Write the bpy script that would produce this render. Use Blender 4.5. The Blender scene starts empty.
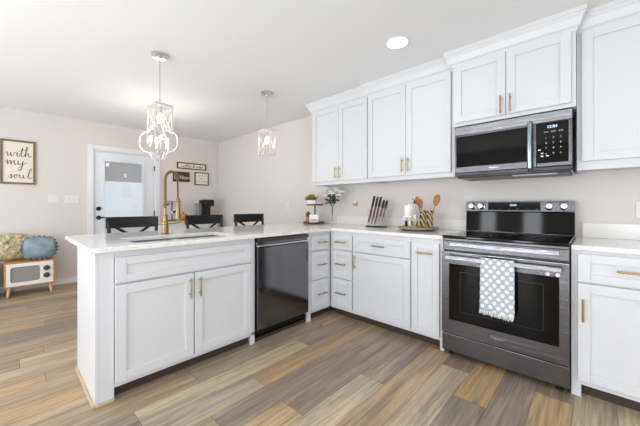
import bpy, bmesh, math, random
from mathutils import Vector, Matrix, noise
random.seed(7)
R = math.radians
SC = bpy.context.scene
COL = SC.collection

def S(r, g, b, a=1.0):
    f = lambda c: (c/255/12.92) if c/255 <= .04045 else ((c/255+.055)/1.055)**2.4
    return (f(r), f(g), f(b), a)

# ------------------------------------------------------------------ camera
cam = bpy.data.cameras.new('camera'); co = bpy.data.objects.new('camera', cam); COL.objects.link(co)
co.location = (.875, -2.985, 1.155); co.rotation_euler = (R(90), 0, R(43.18))
cam.sensor_width = 36; cam.lens = 294/640*36; cam.shift_y = -7.5/640; cam.clip_start = .05
SC.camera = co
# ------------------------------------------------------------------ world, lights, exposure
w = bpy.data.worlds.new('sky'); SC.world = w; w.use_nodes = True
bg = w.node_tree.nodes['Background']; bg.inputs[0].default_value = (.83, .91, 1, 1); bg.inputs[1].default_value = 1.0
SC.view_settings.view_transform = 'Standard'; SC.view_settings.look = 'None'
SC.view_settings.exposure = 0.0; SC.view_settings.gamma = 1.0; SC.view_settings.use_curve_mapping = False

def area(name, loc, rot, sx, sy, power, color=(1, 1, 1)):
    l = bpy.data.lights.new(name, 'AREA'); l.shape = 'RECTANGLE'; l.size = sx; l.size_y = sy
    l.energy = power; l.color = color
    o = bpy.data.objects.new(name, l); COL.objects.link(o); o.location = loc; o.rotation_euler = rot
    return o
# daylight arriving through the window openings of the south and east walls
SOUTH = [(-3.7, -2.3), (-1.35, -.95), (-.42, -.02), (1.2, 1.6)]
for (u0, u1) in SOUTH: area('daylight_south', ((u0+u1)/2, -5.72, 1.1), (R(108 if u0 < -2 else 91), 0, 0), u1-u0-.06, 1.9, (32 if u0 < -2 else 66)*(u1-u0), (.88, .945, 1))
area('daylight_east', (3.22, -3.1, 1.15), (R(92), 0, R(90)), 2.2, 1.9, 46, (.88, .945, 1))

def point(name, loc, power, radius=.03, color=(1, .86, .7)):
    l = bpy.data.lights.new(name, 'POINT'); l.energy = power; l.shadow_soft_size = radius; l.color = color
    o = bpy.data.objects.new(name, l); COL.objects.link(o); o.location = loc
    return o
def spot(name, loc, power, color=(1, .96, .9)):
    l = bpy.data.lights.new(name, 'SPOT'); l.energy = power; l.shadow_soft_size = .07; l.color = color
    l.spot_size = R(150); l.spot_blend = .8
    o = bpy.data.objects.new(name, l); COL.objects.link(o); o.location = loc
    return o
RECESSED = [(-.27, -.87), (1.55, -.95), (-.27, -3.1), (1.55, -3.1), (-3.3, -3.9)]
for (x, y) in RECESSED: spot('recessed_bulb', (x, y, 2.425), 1.5)
# unseen uplights added to brighten the ceiling, out of view
area('added_uplight', (1.2, -4.2, .3), (R(180), 0, 0), 1.4, 1.2, 26, (.90, .955, 1))
area('added_uplight_middle', (-1.2, -4.7, .3), (R(180), 0, 0), 1.4, 1.2, 30, (.90, .955, 1))
area('added_uplight_living', (-3.5, -3.9, .3), (R(180), 0, 0), 1.4, 1.2, 4, (.90, .955, 1))

# ------------------------------------------------------------------ materials
def mat(name, col, rough=.5, metal=0, emit=0, emitcol=None, coat=0, alpha=1, trans=0, ior=1.45, spec=.5):
    m = bpy.data.materials.new(name); m.use_nodes = True
    b = m.node_tree.nodes['Principled BSDF']
    b.inputs['Base Color'].default_value = col; b.inputs['Roughness'].default_value = rough
    b.inputs['Metallic'].default_value = metal; b.inputs['IOR'].default_value = ior
    b.inputs['Specular IOR Level'].default_value = spec
    b.inputs['Coat Weight'].default_value = coat; b.inputs['Transmission Weight'].default_value = trans
    b.inputs['Alpha'].default_value = alpha
    if emit:
        b.inputs['Emission Color'].default_value = emitcol or col; b.inputs['Emission Strength'].default_value = emit
    return m
class NT:
    def __init__(s, m): s.t = m.node_tree; s.b = s.t.nodes['Principled BSDF']
    def n(s, typ, **kw):
        o = s.t.nodes.new(typ)
        for k, v in kw.items(): setattr(o, k, v)
        return o
    def l(s, a, b): s.t.links.new(a, b)
    def math(s, op, a, b=None, c=None):
        o = s.n('ShaderNodeMath', operation=op)
        for i, v in enumerate((a, b, c)):
            if v is None: continue
            if isinstance(v, (int, float)): o.inputs[i].default_value = v
            else: s.l(v, o.inputs[i])
        return o.outputs[0]
    def ramp(s, fac, stops, interp='LINEAR'):
        o = s.n('ShaderNodeValToRGB'); o.color_ramp.interpolation = interp; e = o.color_ramp.elements
        while len(e) < len(stops): e.new(.5)
        for i, (p, c) in enumerate(stops): e[i].position = p; e[i].color = c
        s.l(fac, o.inputs[0]); return o.outputs[0]
    def mix(s, fac, a, b, mode='MIX'):
        o = s.n('ShaderNodeMix', data_type='RGBA', blend_type=mode)
        for i, v in ((0, fac), (6, a), (7, b)):
            if isinstance(v, (int, float)): o.inputs[i].default_value = v
            elif isinstance(v, tuple): o.inputs[i].default_value = v
            else: s.l(v, o.inputs[i])
        return o.outputs[2]
    def coord(s, which='Object', scale=(1, 1, 1), rot=(0, 0, 0)):
        c = s.n('ShaderNodeTexCoord'); m = s.n('ShaderNodeMapping')
        m.inputs['Scale'].default_value = scale; m.inputs['Rotation'].default_value = rot
        s.l(c.outputs[which], m.inputs[0]); return m.outputs[0]
    def noise(s, vec, scale, detail=4, rough=.5, dist=0):
        o = s.n('ShaderNodeTexNoise'); o.inputs['Scale'].default_value = scale; o.inputs['Detail'].default_value = detail
        o.inputs['Roughness'].default_value = rough; o.inputs['Distortion'].default_value = dist
        if vec: s.l(vec, o.inputs['Vector'])
        return o.outputs[0]
    def bump(s, h, strength, dist=.01):
        o = s.n('ShaderNodeBump'); o.inputs['Strength'].default_value = strength; o.inputs['Distance'].default_value = dist
        s.l(h, o.inputs['Height']); s.l(o.outputs[0], s.b.inputs['Normal'])

def wall_mat(name, col, sc=60, st=.12):
    m = mat(name, col, .75); t = NT(m)
    t.bump(t.noise(t.coord(), sc, 3), st, .004); return m
M_wall = wall_mat('pale_blush_wall_paint', S(224, 217, 213))
M_ceil = wall_mat('textured_white_ceiling', S(242, 243, 244), 90, .3)
M_white = mat('white_cabinet_paint', S(219, 220, 223), .32)
M_trim = mat('white_trim_paint', S(234, 235, 238), .4)
M_shoe = mat('bare_pine_moulding', S(196, 176, 148), .6)
M_brass = mat('brushed_brass', S(184, 160, 108), .28, 1)
M_brass2 = mat('antique_brass', S(150, 131, 92), .3, 1)
M_black = mat('black_plastic', S(18, 18, 20), .35)
M_glassblk = mat('black_glass', S(10, 9, 8), .06, 0, spec=.22)
M_cook = mat('black_ceramic_glass', S(10, 10, 11), .07, 0, spec=.4)
M_chrome = mat('chrome', S(210, 210, 212), .12, 1)
M_silver = mat('brushed_nickel', S(205, 205, 205), .25, 1)
M_steel = mat('stainless_steel', S(205, 207, 210), .3, 1)
M_dark = mat('black_painted_wood', S(26, 26, 28), .38)
M_rubber = mat('rubber', S(22, 22, 22), .8)
M_plate = mat('white_plastic', S(232, 229, 226), .35)
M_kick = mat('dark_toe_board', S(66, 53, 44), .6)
M_glass = mat('clear_glass', (1, 1, 1, 1), .02, 0, trans=1, ior=1.45)
M_acryl = mat('clear_acrylic', (.98, .98, .98, 1), .03, 0, trans=1, ior=1.3)
M_bulb = mat('glowing_bulb', (1, .9, .75, 1), .3, emit=25, emitcol=(1, .9, .76, 1))
M_candle = mat('glowing_candle_bulb', (1, .9, .75, 1), .3, emit=160, emitcol=(1, .93, .82, 1))
M_down = mat('glowing_diffuser', (1, 1, 1, 1), .3, emit=9, emitcol=(1, .97, .92, 1))

def blksteel(name, c, scale=(1, 1, 140)):
    m = mat(name, c, .08, 1); t = NT(m)
    t.bump(t.noise(t.coord(scale=(1.5, 1.5, 700)), 1.0, 2, .5), 1.0, .0007)
    return m
M_bsteel = blksteel('black_stainless', S(104, 103, 107))
M_bsteel_lit = blksteel('lit_black_stainless', S(150, 150, 155))  # lighter copy of the black steel, highlights put into its colour
M_bsteel_dk = blksteel('dark_black_stainless', S(70, 69, 72))
M_dwsteel = mat('glossy_black_stainless', S(118, 118, 122), .12, 1)

def wood(name, c1, c2, scale=(3, 30, 30), rough=.5):
    m = mat(name, c1, rough); t = NT(m)
    n = t.noise(t.coord(scale=scale), 2.5, 6, .6, .6)
    t.l(t.ramp(n, [(.3, c1), (.7, c2)]), t.b.inputs['Base Color']); return m
M_oak = wood('honey_oak', S(205, 158, 96), S(178, 128, 70))
M_dwood = wood('dark_walnut', S(70, 48, 34), S(45, 30, 22))
M_spoon = wood('orange_spoon_wood', S(190, 132, 74), S(142, 90, 46))
M_ash = wood('pale_birch', S(226, 200, 158), S(205, 176, 132))
M_frame = wood('grey_brown_weathered_wood', S(140, 122, 100), S(100, 84, 66))
M_traywood = wood('mango_wood', S(128, 98, 62), S(82, 60, 38))

def quartz():
    m = mat('white_quartz', S(240, 238, 234), .12); t = NT(m)
    v = t.coord()
    n1 = t.noise(v, 3.2, 6, .62, 1.4)
    vein = t.math('ABSOLUTE', t.math('SUBTRACT', n1, .5))
    c = t.ramp(vein, [(0, S(222, 219, 214)), (.008, S(236, 233, 229)), (.022, S(243, 241, 237)), (1, S(243, 241, 237))])
    n2 = t.noise(v, 22, 5, .6)
    c2 = t.mix(t.math('MULTIPLY', n2, .10), c, S(205, 198, 188))
    t.l(c2, t.b.inputs['Base Color']); return m
M_quartz = quartz()
M_quartz_plain = mat('plain_white_quartz', S(236, 233, 228), .15)

def floor_mat():
    m = mat('vinyl_plank_floor', S(140, 115, 92), .34); t = NT(m)
    c = t.n('ShaderNodeTexCoord'); sep = t.n('ShaderNodeSeparateXYZ'); t.l(c.outputs['Object'], sep.inputs[0])
    x, y = sep.outputs[0], sep.outputs[1]
    at = t.n('ShaderNodeAttribute', attribute_name='plank_tone'); base = at.outputs['Color']
    ai = t.n('ShaderNodeAttribute', attribute_name='plank_id'); pid = ai.outputs['Fac']
    def nz(kx, ky, detail, rough, dist):
        cv = t.n('ShaderNodeCombineXYZ')
        t.l(t.math('ADD', t.math('MULTIPLY', x, kx), t.math('MULTIPLY', pid, 13.7)), cv.inputs[0])
        t.l(t.math('MULTIPLY', y, ky), cv.inputs[1]); t.l(t.math('MULTIPLY', pid, 3.7), cv.inputs[2])
        return t.noise(cv.outputs[0], 1.0, detail, rough, dist)
    broad = nz(13, 1.2, 5, .62, .8)
    col = t.mix(t.ramp(broad, [(.46, (0, 0, 0, 1)), (.72, (.75,)*3+(1,))]), base, S(132, 120, 106))
    col = t.mix(t.ramp(broad, [(.28, (.55,)*3+(1,)), (.46, (0, 0, 0, 1))]), col, S(214, 184, 146))
    mid = nz(48, 1.7, 6, .68, .8)
    col = t.mix(1.0, col, t.ramp(mid, [(.30, (.56, .55, .55, 1)), (.50, (.93, .93, .93, 1)), (.70, (1.16, 1.15, 1.14, 1))]), 'MULTIPLY')
    fine = nz(170, 4.5, 5, .7, .5)
    col = t.mix(1.0, col, t.ramp(fine, [(.30, (.62, .61, .60, 1)), (.48, (.98, .98, .98, 1)), (.70, (1.08, 1.08, 1.08, 1))]), 'MULTIPLY')
    t.l(col, t.b.inputs['Base Color'])
    t.l(t.math('ADD', t.math('MULTIPLY', fine, .18), .26), t.b.inputs['Roughness'])
    t.bump(fine, .12, .002)
    return m
M_floor = floor_mat()

# ------------------------------------------------------------------ mesh helpers
class MB:
    def __init__(s): s.b = bmesh.new()
    def box(s, x0, x1, y0, y1, z0, z1, rot=None):
        r = bmesh.ops.create_cube(s.b, size=1)['verts']
        c = Vector(((x0+x1)/2, (y0+y1)/2, (z0+z1)/2))
        for v in r:
            v.co = Vector((v.co.x*(x1-x0), v.co.y*(y1-y0), v.co.z*(z1-z0)))
            if rot: v.co = rot @ v.co
            v.co += c
        return s
    def tube(s, pts, r, n=10, cap=True, closed=False, flat=None):
        pts = [Vector(p) for p in pts]; N = len(pts); rings = []
        rr = r if isinstance(r, (list, tuple)) else [r]*N
        up = None
        for i, p in enumerate(pts):
            a = pts[(i-1) % N] if (closed or i > 0) else p; b = pts[(i+1) % N] if (closed or i < N-1) else p
            d = (b-a).normalized()
            if up is None:
                up = d.orthogonal().normalized()
                if flat is not None: up = (flat - d*flat.dot(d)).normalized()
            else:
                up = (up - d*up.dot(d));
                up = up.normalized() if up.length > 1e-6 else d.orthogonal().normalized()
            sd = d.cross(up)
            rings.append([s.b.verts.new(p + (up*math.cos(2*math.pi*k/n) + sd*math.sin(2*math.pi*k/n))*rr[i]) for k in range(n)])
        for i in range(N if closed else N-1):
            A, B = rings[i], rings[(i+1) % N]
            for k in range(n): s.b.faces.new((A[k], A[(k+1) % n], B[(k+1) % n], B[k]))
        if cap and not closed:
            s.b.faces.new(rings[0][::-1]); s.b.faces.new(rings[-1])
        return s
    def lathe(s, prof, c=(0, 0, 0), n=24, sx=1, sy=1, M=None):
        c = Vector(c); rings = []
        for (r, z) in prof:
            if r < 1e-5: rings.append([s.b.verts.new((Vector((0, 0, z)) if M is None else M @ Vector((0, 0, z)))+c)])
            else:
                vs = []
                for k in range(n):
                    p = Vector((r*sx*math.cos(2*math.pi*k/n), r*sy*math.sin(2*math.pi*k/n), z))
                    if M is not None: p = M @ p
                    vs.append(s.b.verts.new(p+c))
                rings.append(vs)
        for A, B in zip(rings, rings[1:]):
            for k in range(n):
                k2 = (k+1) % n
                if len(A) == 1 and len(B) == 1: continue
                if len(A) == 1: s.b.faces.new((A[0], B[k2], B[k]))
                elif len(B) == 1: s.b.faces.new((A[k], A[k2], B[0]))
                else: s.b.faces.new((A[k], A[k2], B[k2], B[k]))
        if len(rings[0]) > 1: s.b.faces.new(rings[0][::-1])
        if len(rings[-1]) > 1: s.b.faces.new(rings[-1])
        return s
    def prism(s, poly, axis, a, b):
        """poly of 2D points extruded along axis (0,1,2) from a to b"""
        def P(u, v, w): return {0: (w, u, v), 1: (u, w, v), 2: (u, v, w)}[axis]
        A = [s.b.verts.new(P(u, v, a)) for u, v in poly]; B = [s.b.verts.new(P(u, v, b)) for u, v in poly]
        n = len(poly)
        s.b.faces.new(A); s.b.faces.new(B[::-1])
        for k in range(n): s.b.faces.new((A[k], A[(k+1) % n], B[(k+1) % n], B[k]))
        return s
    def cells(s, xs, ys, inc, z0, z1):
        V = {}
        def v(i, j, t):
            if (i, j, t) not in V: V[(i, j, t)] = s.b.verts.new((xs[i], ys[j], z1 if t else z0))
            return V[(i, j, t)]
        ok = lambda i, j: 0 <= i < len(xs)-1 and 0 <= j < len(ys)-1 and inc(i, j)
        for i in range(len(xs)-1):
            for j in range(len(ys)-1):
                if not ok(i, j): continue
                s.b.faces.new((v(i, j, 1), v(i+1, j, 1), v(i+1, j+1, 1), v(i, j+1, 1)))
                s.b.faces.new((v(i, j, 0), v(i, j+1, 0), v(i+1, j+1, 0), v(i+1, j, 0)))
                for (di, dj, a, b_) in ((-1, 0, (i, j+1), (i, j)), (1, 0, (i+1, j), (i+1, j+1)), (0, -1, (i, j), (i+1, j)), (0, 1, (i+1, j+1), (i, j+1))):
                    if not ok(i+di, j+dj):
                        s.b.faces.new((v(*a, 0), v(*b_, 0), v(*b_, 1), v(*a, 1)))
        return s
    def ball(s, c, r, sub=2, sc=(1, 1, 1), fn=None):
        vs = bmesh.ops.create_icosphere(s.b, subdivisions=sub, radius=1)['verts']
        for v in vs:
            k = fn(v.co) if fn else 1
            v.co = Vector((v.co.x*r*sc[0]*k, v.co.y*r*sc[1]*k, v.co.z*r*sc[2]*k)) + Vector(c)
        return s
    def build(s, name, m, parent=None, bevel=0, smooth=False, world=False, seg=2):
        bmesh.ops.recalc_face_normals(s.b, faces=s.b.faces)
        me = bpy.data.meshes.new(name)
        if world and parent is not None:
            Mx = parent.matrix_basis.inverted() if parent.parent is None else (parent.parent.matrix_basis @ parent.matrix_basis).inverted()
            bmesh.ops.transform(s.b, matrix=Mx, verts=s.b.verts)
        if smooth:
            for f in s.b.faces: f.smooth = True
        s.b.to_mesh(me); s.b.free()
        if smooth:
            try: me.set_sharp_from_angle(angle=R(40))
            except Exception: pass
        me.materials.append(m)
        o = bpy.data.objects.new(name, me); COL.objects.link(o)
        if parent is not None: o.parent = parent
        if bevel:
            bv = o.modifiers.new('bevel', 'BEVEL'); bv.width = bevel; bv.segments = seg; bv.limit_method = 'ANGLE'; bv.angle_limit = R(35)
        return o

def thing(name, label, cat, loc=(0, 0, 0), rz=0, group=None):
    o = bpy.data.objects.new(name, None); COL.objects.link(o); o.empty_display_size = .1
    o.location = loc; o.rotation_euler = (0, 0, rz); o.matrix_basis = Matrix.Translation(loc) @ Matrix.Rotation(rz, 4, 'Z')
    o['label'] = label; o['category'] = cat
    if group: o['group'] = group
    return o
def tag(o, label, cat, group=None):
    o['label'] = label; o['category'] = cat
    if group: o['group'] = group
    return o
def struct(name, mb, m, bevel=0):
    o = mb.build(name, m, None, bevel); o['kind'] = 'structure'; return o
def text(s_, size, m, parent, M, name='lettering', depth=.001, align='CENTER', shear=0):
    c = bpy.data.curves.new('t', 'FONT'); c.body = s_; c.size = size; c.extrude = depth; c.align_x = align; c.align_y = 'CENTER'; c.shear = shear
    c.resolution_u = 3
    t = bpy.data.objects.new('t', c); COL.objects.link(t)
    dg = bpy.context.evaluated_depsgraph_get(); dg.update()
    me = bpy.data.meshes.new_from_object(t.evaluated_get(dg))
    bpy.data.objects.remove(t); me.transform(M); me.materials.clear(); me.materials.append(m)
    o = bpy.data.objects.new(name, me); COL.objects.link(o); o.parent = parent; return o
# orientation matrices for lettering: facing -Y (range wall), facing +X (door wall)
def faceY(x, y, z): return Matrix.Translation((x, y, z)) @ Matrix.Rotation(R(90), 4, 'X')
def faceX(x, y, z): return Matrix.Translation((x, y, z)) @ Matrix.Rotation(R(90), 4, 'Z') @ Matrix.Rotation(R(90), 4, 'X')

# ------------------------------------------------------------------ the room shell
XW, XE, YS, H = -4.79, 3.1, -5.6, 2.445
def floor_planks():
    """one mesh: every plank a face with its own wood tone, a narrow dark joint between planks"""
    PW, PL, g = .18, 1.22, .0011
    tones = [(158, 140, 120), (178, 154, 126), (148, 136, 125), (204, 184, 156), (166, 144, 118), (196, 160, 120), (140, 130, 121), (184, 164, 138), (172, 150, 126)]
    hero = {-1.20: (-.9, {0: (180, 152, 120), -1: (160, 144, 124)}), -1.02: (-1.28, {0: (146, 134, 122), -1: (198, 182, 152), -2: (140, 130, 118)}),
            -.84: (-1.85, {0: (178, 142, 108), -1: (172, 158, 140)}), -.66: (-1.0, {0: (150, 132, 114), -1: (140, 129, 118), -2: (162, 146, 124)}),
            -.48: (-1.87, {0: (142, 130, 120), -1: (204, 168, 130)}), -.30: (-1.32, {0: (146, 134, 124), -1: (212, 192, 166)}),
            -.12: (-.62, {0: (150, 134, 116), -1: (190, 156, 122), -2: (160, 146, 130)}), .06: (-.81, {0: (126, 112, 98), -1: (196, 176, 152)}),
            .24: (-1.12, {0: (208, 166, 112), -1: (136, 128, 121)}), .42: (-.5, {-1: (140, 131, 122), -2: (170, 150, 126)}),
            .60: (-.74, {0: (136, 124, 110), -1: (204, 168, 120)}), .78: (-.45, {-1: (190, 172, 146)})}
    bm = bmesh.new(); tone = []; ids = []; dark = S(74, 60, 48)
    rnd = random.Random(11); x0 = -.30-27*PW; n = 0
    def q(a, b, c_, d, z, tn, k):
        bm.faces.new([bm.verts.new(p) for p in ((a, c_, z), (b, c_, z), (b, d, z), (a, d, z))]); tone.append(tn); ids.append(k)
    q(XW-.15, XE+.15, YS-.15, .15, -.0008, dark, 0)
    while x0 < XE+.15:
        key = round(x0, 2); e, hc = hero.get(key, (-rnd.random()*PL-.2, {}))
        last = None
        for k in range(-5, 3):
            a, b = e+k*PL, e+(k+1)*PL
            a_, b_ = max(a, YS-.15), min(b, .15)
            if b_-a_ < .01: continue
            tn = hc.get(k)
            if tn is None:
                tn = rnd.choice([t_ for t_ in tones if t_ != last])
            last = tn; n += 1
            q(x0+g, min(x0+PW, XE+.15)-g, a_+g, b_-g, 0, S(*[1.06*(.68*v_+.32*m_) for v_, m_ in zip(tn, (168, 149, 124))]), rnd.random()*40)
        x0 += PW
    me = bpy.data.meshes.new('floor'); bm.to_mesh(me); bm.free()
    me.attributes.new('plank_tone', 'FLOAT_COLOR', 'CORNER'); me.attributes.new('plank_id', 'FLOAT', 'FACE')
    me.attributes['plank_id'].data.foreach_set('value', ids)
    me.attributes['plank_tone'].data.foreach_set('color', [c_ for tn in tone for _ in range(4) for c_ in tn])
    me.materials.append(M_floor); o = bpy.data.objects.new('floor', me); COL.objects.link(o); o['kind'] = 'structure'
floor_planks()
struct('ceiling', MB().box(XW-.15, XE+.15, YS-.15, .15, H, H+.1), M_ceil)
struct('wall_north', MB().box(XW-.15, XE+.15, 0, .15, 0, H), M_wall)
DY0, DY1, DZ = -2.07, -1.19, 2.025       # opening of the outside door
struct('wall_west', MB().box(XW-.15, XW, YS, DY0, 0, H).box(XW-.15, XW, DY1, 0, 0, H).box(XW-.15, XW, DY0, DY1, DZ, H), M_wall)
def wall_windows(name, along, fixed0, fixed1, a0, a1, wins):
    mb = MB(); last = a0
    def bx(u0, u1, z0, z1):
        if along == 0: mb.box(u0, u1, fixed0, fixed1, z0, z1)
        else: mb.box(fixed0, fixed1, u0, u1, z0, z1)
    for (u0, u1) in wins:
        bx(last, u0, 0, H); bx(u0, u1, 0, .1); bx(u0, u1, 2.15, H); last = u1
    bx(last, a1, 0, H); struct(name, mb, M_wall)
wall_windows('wall_south', 0, YS-.15, YS, XW-.15, XE+.15, SOUTH)
wall_windows('wall_east', 1, XE, XE+.15, YS, 0, [(-4.2, -2.0)])
def win_frame(name, along, c, u0, u1, t=.05):
    mb = MB(); z0, z1 = .1, 2.15
    def bx(a, b, p, q):
        if along == 0: mb.box(a, b, c-.03, c+.03, p, q)
        else: mb.box(c-.03, c+.03, a, b, p, q)
    bx(u0, u0+t, z0, z1); bx(u1-t, u1, z0, z1); bx(u0+t, u1-t, z0, z0+t); bx(u0+t, u1-t, z1-t, z1)
    m = (u0+u1)/2
    if u1-u0 > .6: bx(m-t/2, m+t/2, z0+t, z1-t)
    struct(name, mb, M_trim)
for i_, (u0, u1) in enumerate(SOUTH): win_frame('window_%d' % (i_+1), 0, YS-.07, u0, u1, .03)
win_frame('window_5', 1, XE+.07, -4.2, -2.0)
# ground outside the glazed door
struct('ground', MB().box(-30, XW-.16, -20, 15, -.25, -.12), mat('pale_concrete_ground', S(190, 192, 190), .9))
# baseboards
def bb(name, mb): struct(name, mb, M_trim, .004)
struct('baseboard_west', MB().box(XW, XW+.014, YS, DY0-.075, 0, .095).box(XW, XW+.014, DY1+.075, 0, 0, .095), M_trim, .003)
struct('trim_1', MB().box(XW+.014, XW+.03, YS, DY0-.075, 0, .018), M_shoe, .003)
struct('baseboard_north', MB().box(XW+.014, -1.83, -.014, 0, 0, .095), M_trim, .003)

# outside door with glass half
struct('trim_2', MB().box(XW, XW+.02, DY0-.07, DY0+.0, 0, DZ+.07).box(XW, XW+.02, DY1, DY1+.07, 0, DZ+.07).box(XW, XW+.02, DY0, DY1, DZ, DZ+.07)
       .box(XW-.15, XW, DY0, DY0+.02, 0, DZ).box(XW-.15, XW, DY1-.02, DY1, 0, DZ).box(XW-.15, XW, DY0+.02, DY1-.02, DZ-.02, DZ), M_trim, .003)
d0, d1 = DY0+.024, DY1-.024
gy0, gy1, gz0, gz1 = -1.925, -1.385, .60, 1.86
door = MB().box(XW-.055, XW-.01, d0, gy0, .01, DZ-.024).box(XW-.055, XW-.01, gy1, d1, .01, DZ-.024).box(XW-.055, XW-.01, gy0, gy1, .01, gz0).box(XW-.055, XW-.01, gy0, gy1, gz1, DZ-.024)
doorM = mat('white_door_paint', S(226, 230, 236), .35)
door = door.build('door_1', doorM, None, 0); door['kind'] = 'structure'
f = MB()
for (a, b, p, q) in ((gy0-.03, gy0+.005, gz0-.03, gz1+.03), (gy1-.005, gy1+.03, gz0-.03, gz1+.03), (gy0+.005, gy1-.005, gz0-.03, gz0+.005), (gy0+.005, gy1-.005, gz1-.005, gz1+.03)):
    f.box(XW-.012, XW+.003, a, b, p, q)
f.build('glass_frame', doorM, door, .003)
MB().box(XW-.022, XW-.018, gy0, gy1, gz0, gz1).build('glass_pane', M_glass, door)
sl = MB(); z = gz1-.004
M_blind = mat('grey_blind', S(214, 214, 214), .6)
while z > 1.55: sl.box(XW-.040, XW-.036, gy0+.012, gy1-.012, z-.0085, z); z -= .0095
sl.build('gathered_blind', M_blind, door)
sl = MB(); z = 1.53
while z > gz0+.02: sl.box(XW-.044, XW-.032, gy0+.012, gy1-.012, z-.0007, z+.0007, Matrix.Rotation(R(18), 3, 'Y')); z -= .016
sl.build('open_blind_slat', mat('pale_blind', S(225, 228, 230), .6), door)
for z in (1.02, 1.80, .25): MB().tube([(XW+.004, d1+.004, z-.045), (XW+.004, d1+.004, z+.045)], .008).build('hinge', M_black, door)
MB().lathe([(.001, 0), (.033, 0), (.033, .006), (.028, .012), (.018, .02), (.001, .02)], (XW-.01, -2.0, 1.105), M=Matrix.Rotation(R(90), 3, 'Y')).build('deadbolt', M_black, door, smooth=True)
lv = MB().lathe([(.001, 0), (.033, 0), (.033, .008), (.02, .014), (.012, .05), (.001, .05)], (XW-.01, -2.0, .965), M=Matrix.Rotation(R(90), 3, 'Y'))
lv.tube([(XW+.035, -2.0, .965), (XW+.038, -1.94, .966), (XW+.034, -1.89, .962)], [.011, .009, .008]); lv.build('door_handle', M_black, door, smooth=True)

# ------------------------------------------------------------------ cabinets (local: x along the width, front faces -y at y=0)
def shaker(x0, x1, z0, z1, yf=-.002, t=.020, rail=.057, rec=.012):
    mb = MB(); ya = yf-t
    rl = min(rail, (z1-z0)*.30)
    mb.box(x0, x0+rail, ya, yf, z0, z1); mb.box(x1-rail, x1, ya, yf, z0, z1)
    mb.box(x0+rail, x1-rail, ya, yf, z0, z0+rl); mb.box(x0+rail, x1-rail, ya, yf, z1-rl, z1)
    mb.box(x0+rail-.002, x1-rail+.002, ya+rec, yf-.001, z0+rl-.002, z1-rl+.002)
    return mb
def handle(parent, x, y, z, vertical, L=.135):
    mb = MB(); h = L/2; p = .032
    if vertical:
        mb.tube([(x, y-p, z-h), (x, y-p, z+h)], .0058, 10)
        for s in (-1, 1): mb.tube([(x, y, z+s*(h-.022)), (x, y-p, z+s*(h-.022))], .0045, 8)
    else:
        mb.tube([(x-h, y-p, z), (x+h, y-p, z)], .0058, 10)
        for s in (-1, 1): mb.tube([(x+s*(h-.022), y, z), (x+s*(h-.022), y-p, z)], .0045, 8)
    return mb.build('handle', M_brass, parent, smooth=True)
def front(kind, t, x0, x1, z0, z1, hd=None, rail=.057):
    o = shaker(x0, x1, z0, z1, rail=rail).build(kind, M_white, t, .0022)
    if hd: handle(o, hd[0], -.022, hd[1], hd[2])
    return o
ZB, ZT = .075, .884
def base_cabinet(label, loc, rz, w, depth=.60, toe=True, back=None):
    t = thing('base_cabinet', label, 'cabinet', loc, rz)
    return t
# sink cabinet: local x -> world y; origin at the end of the peninsula
XP = -1.185
PY = lambda y: y + 2.642
t = thing('base_cabinet', 'white sink cabinet at the open end of the peninsula, with two doors', 'cabinet', (XP-.022, -2.642, 0), R(90))
W = 2.642-1.566
MB().box(.0, .02, 0.0, .60, 0, ZT).box(.02, .093, 0, .022, 0, ZT).build('end_panel', M_white, t, .002)
MB().box(.093, 1.076, 0, .020, ZB, .10).box(.093, W, 0, .020, .845, ZT).box(1.036, W, 0, .020, 0, .845).box(.093, 1.036, 0, .02, .68, .694).box(W-.018, W, .02, .60, 0, ZT)\
    .box(.02, W-.018, .585, .60, 0, ZT).box(.093, W-.018, .02, .585, ZB, .095).build('body', M_white, t)
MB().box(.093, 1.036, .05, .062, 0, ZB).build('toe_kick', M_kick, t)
MB().box(-.014, 0, -.01, .60, 0, .018).box(0, .093, -.014, 0, 0, .018).build('shoe_moulding', M_shoe, t, .004)
front('drawer_front', t, .095, 1.034, .694, .846)
front('door', t, .095, .5575, .105, .682, (.559-.032, .585, True))
front('door', t, .5645, 1.034, .105, .682, (.563+.032, .585, True))
# dishwasher
t = thing('dishwasher', 'black stainless dishwasher built into the peninsula beside the sink cabinet', 'dishwasher', (XP-.022, -1.562, 0), R(90))
MB().box(.006, .604, .01, .57, .11, .878).build('body', M_black, t)
o = MB().box(.008, .602, -.028, .01, .112, .80).box(.008, .602, -.010, .01, .80, .845).build('door', M_dwsteel, t, .004)
MB().box(.008, .602, -.034, -.008, .806, .822).build('handle', mat('pale_bright_steel', S(214, 212, 208), .25, 1), o, .004)
MB().box(.008, .602, -.030, .01, .845, .875).build('control_strip', mat('dark_grey_steel', S(92, 90, 88), .3, 1), t, .003)  # strip in a darker grey steel than the door
MB().box(.008, .602, .05, .07, .02, .112).build('kick_plate', M_black, t)
MB().box(.004, .606, .02, .035, 0, .028).build('floor_strip', M_kick, t, .003)
# corner drawer stack, peninsula side
def zs(): return ((.701, .847), (.406, .691), (.105, .396))
t = thing('base_cabinet', 'white narrow three-drawer cabinet in the corner, facing right, beside the dishwasher', 'cabinet', (XP-.022, -.950, 0), R(90))
w = .95-.004
MB().box(0, w, .02, .60, ZB, ZT).box(0, .35, 0, .02, ZB, ZT).box(0, .045, 0, .02, 0, ZB).build('body', M_white, t)
MB().box(.045, .40, .05, .062, 0, ZB).build('toe_kick', M_kick, t)
for (a, b) in zs(): front('drawer', t, .047, .306, a, b, (.176, (a+b)/2+.005, False), rail=.05)
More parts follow.
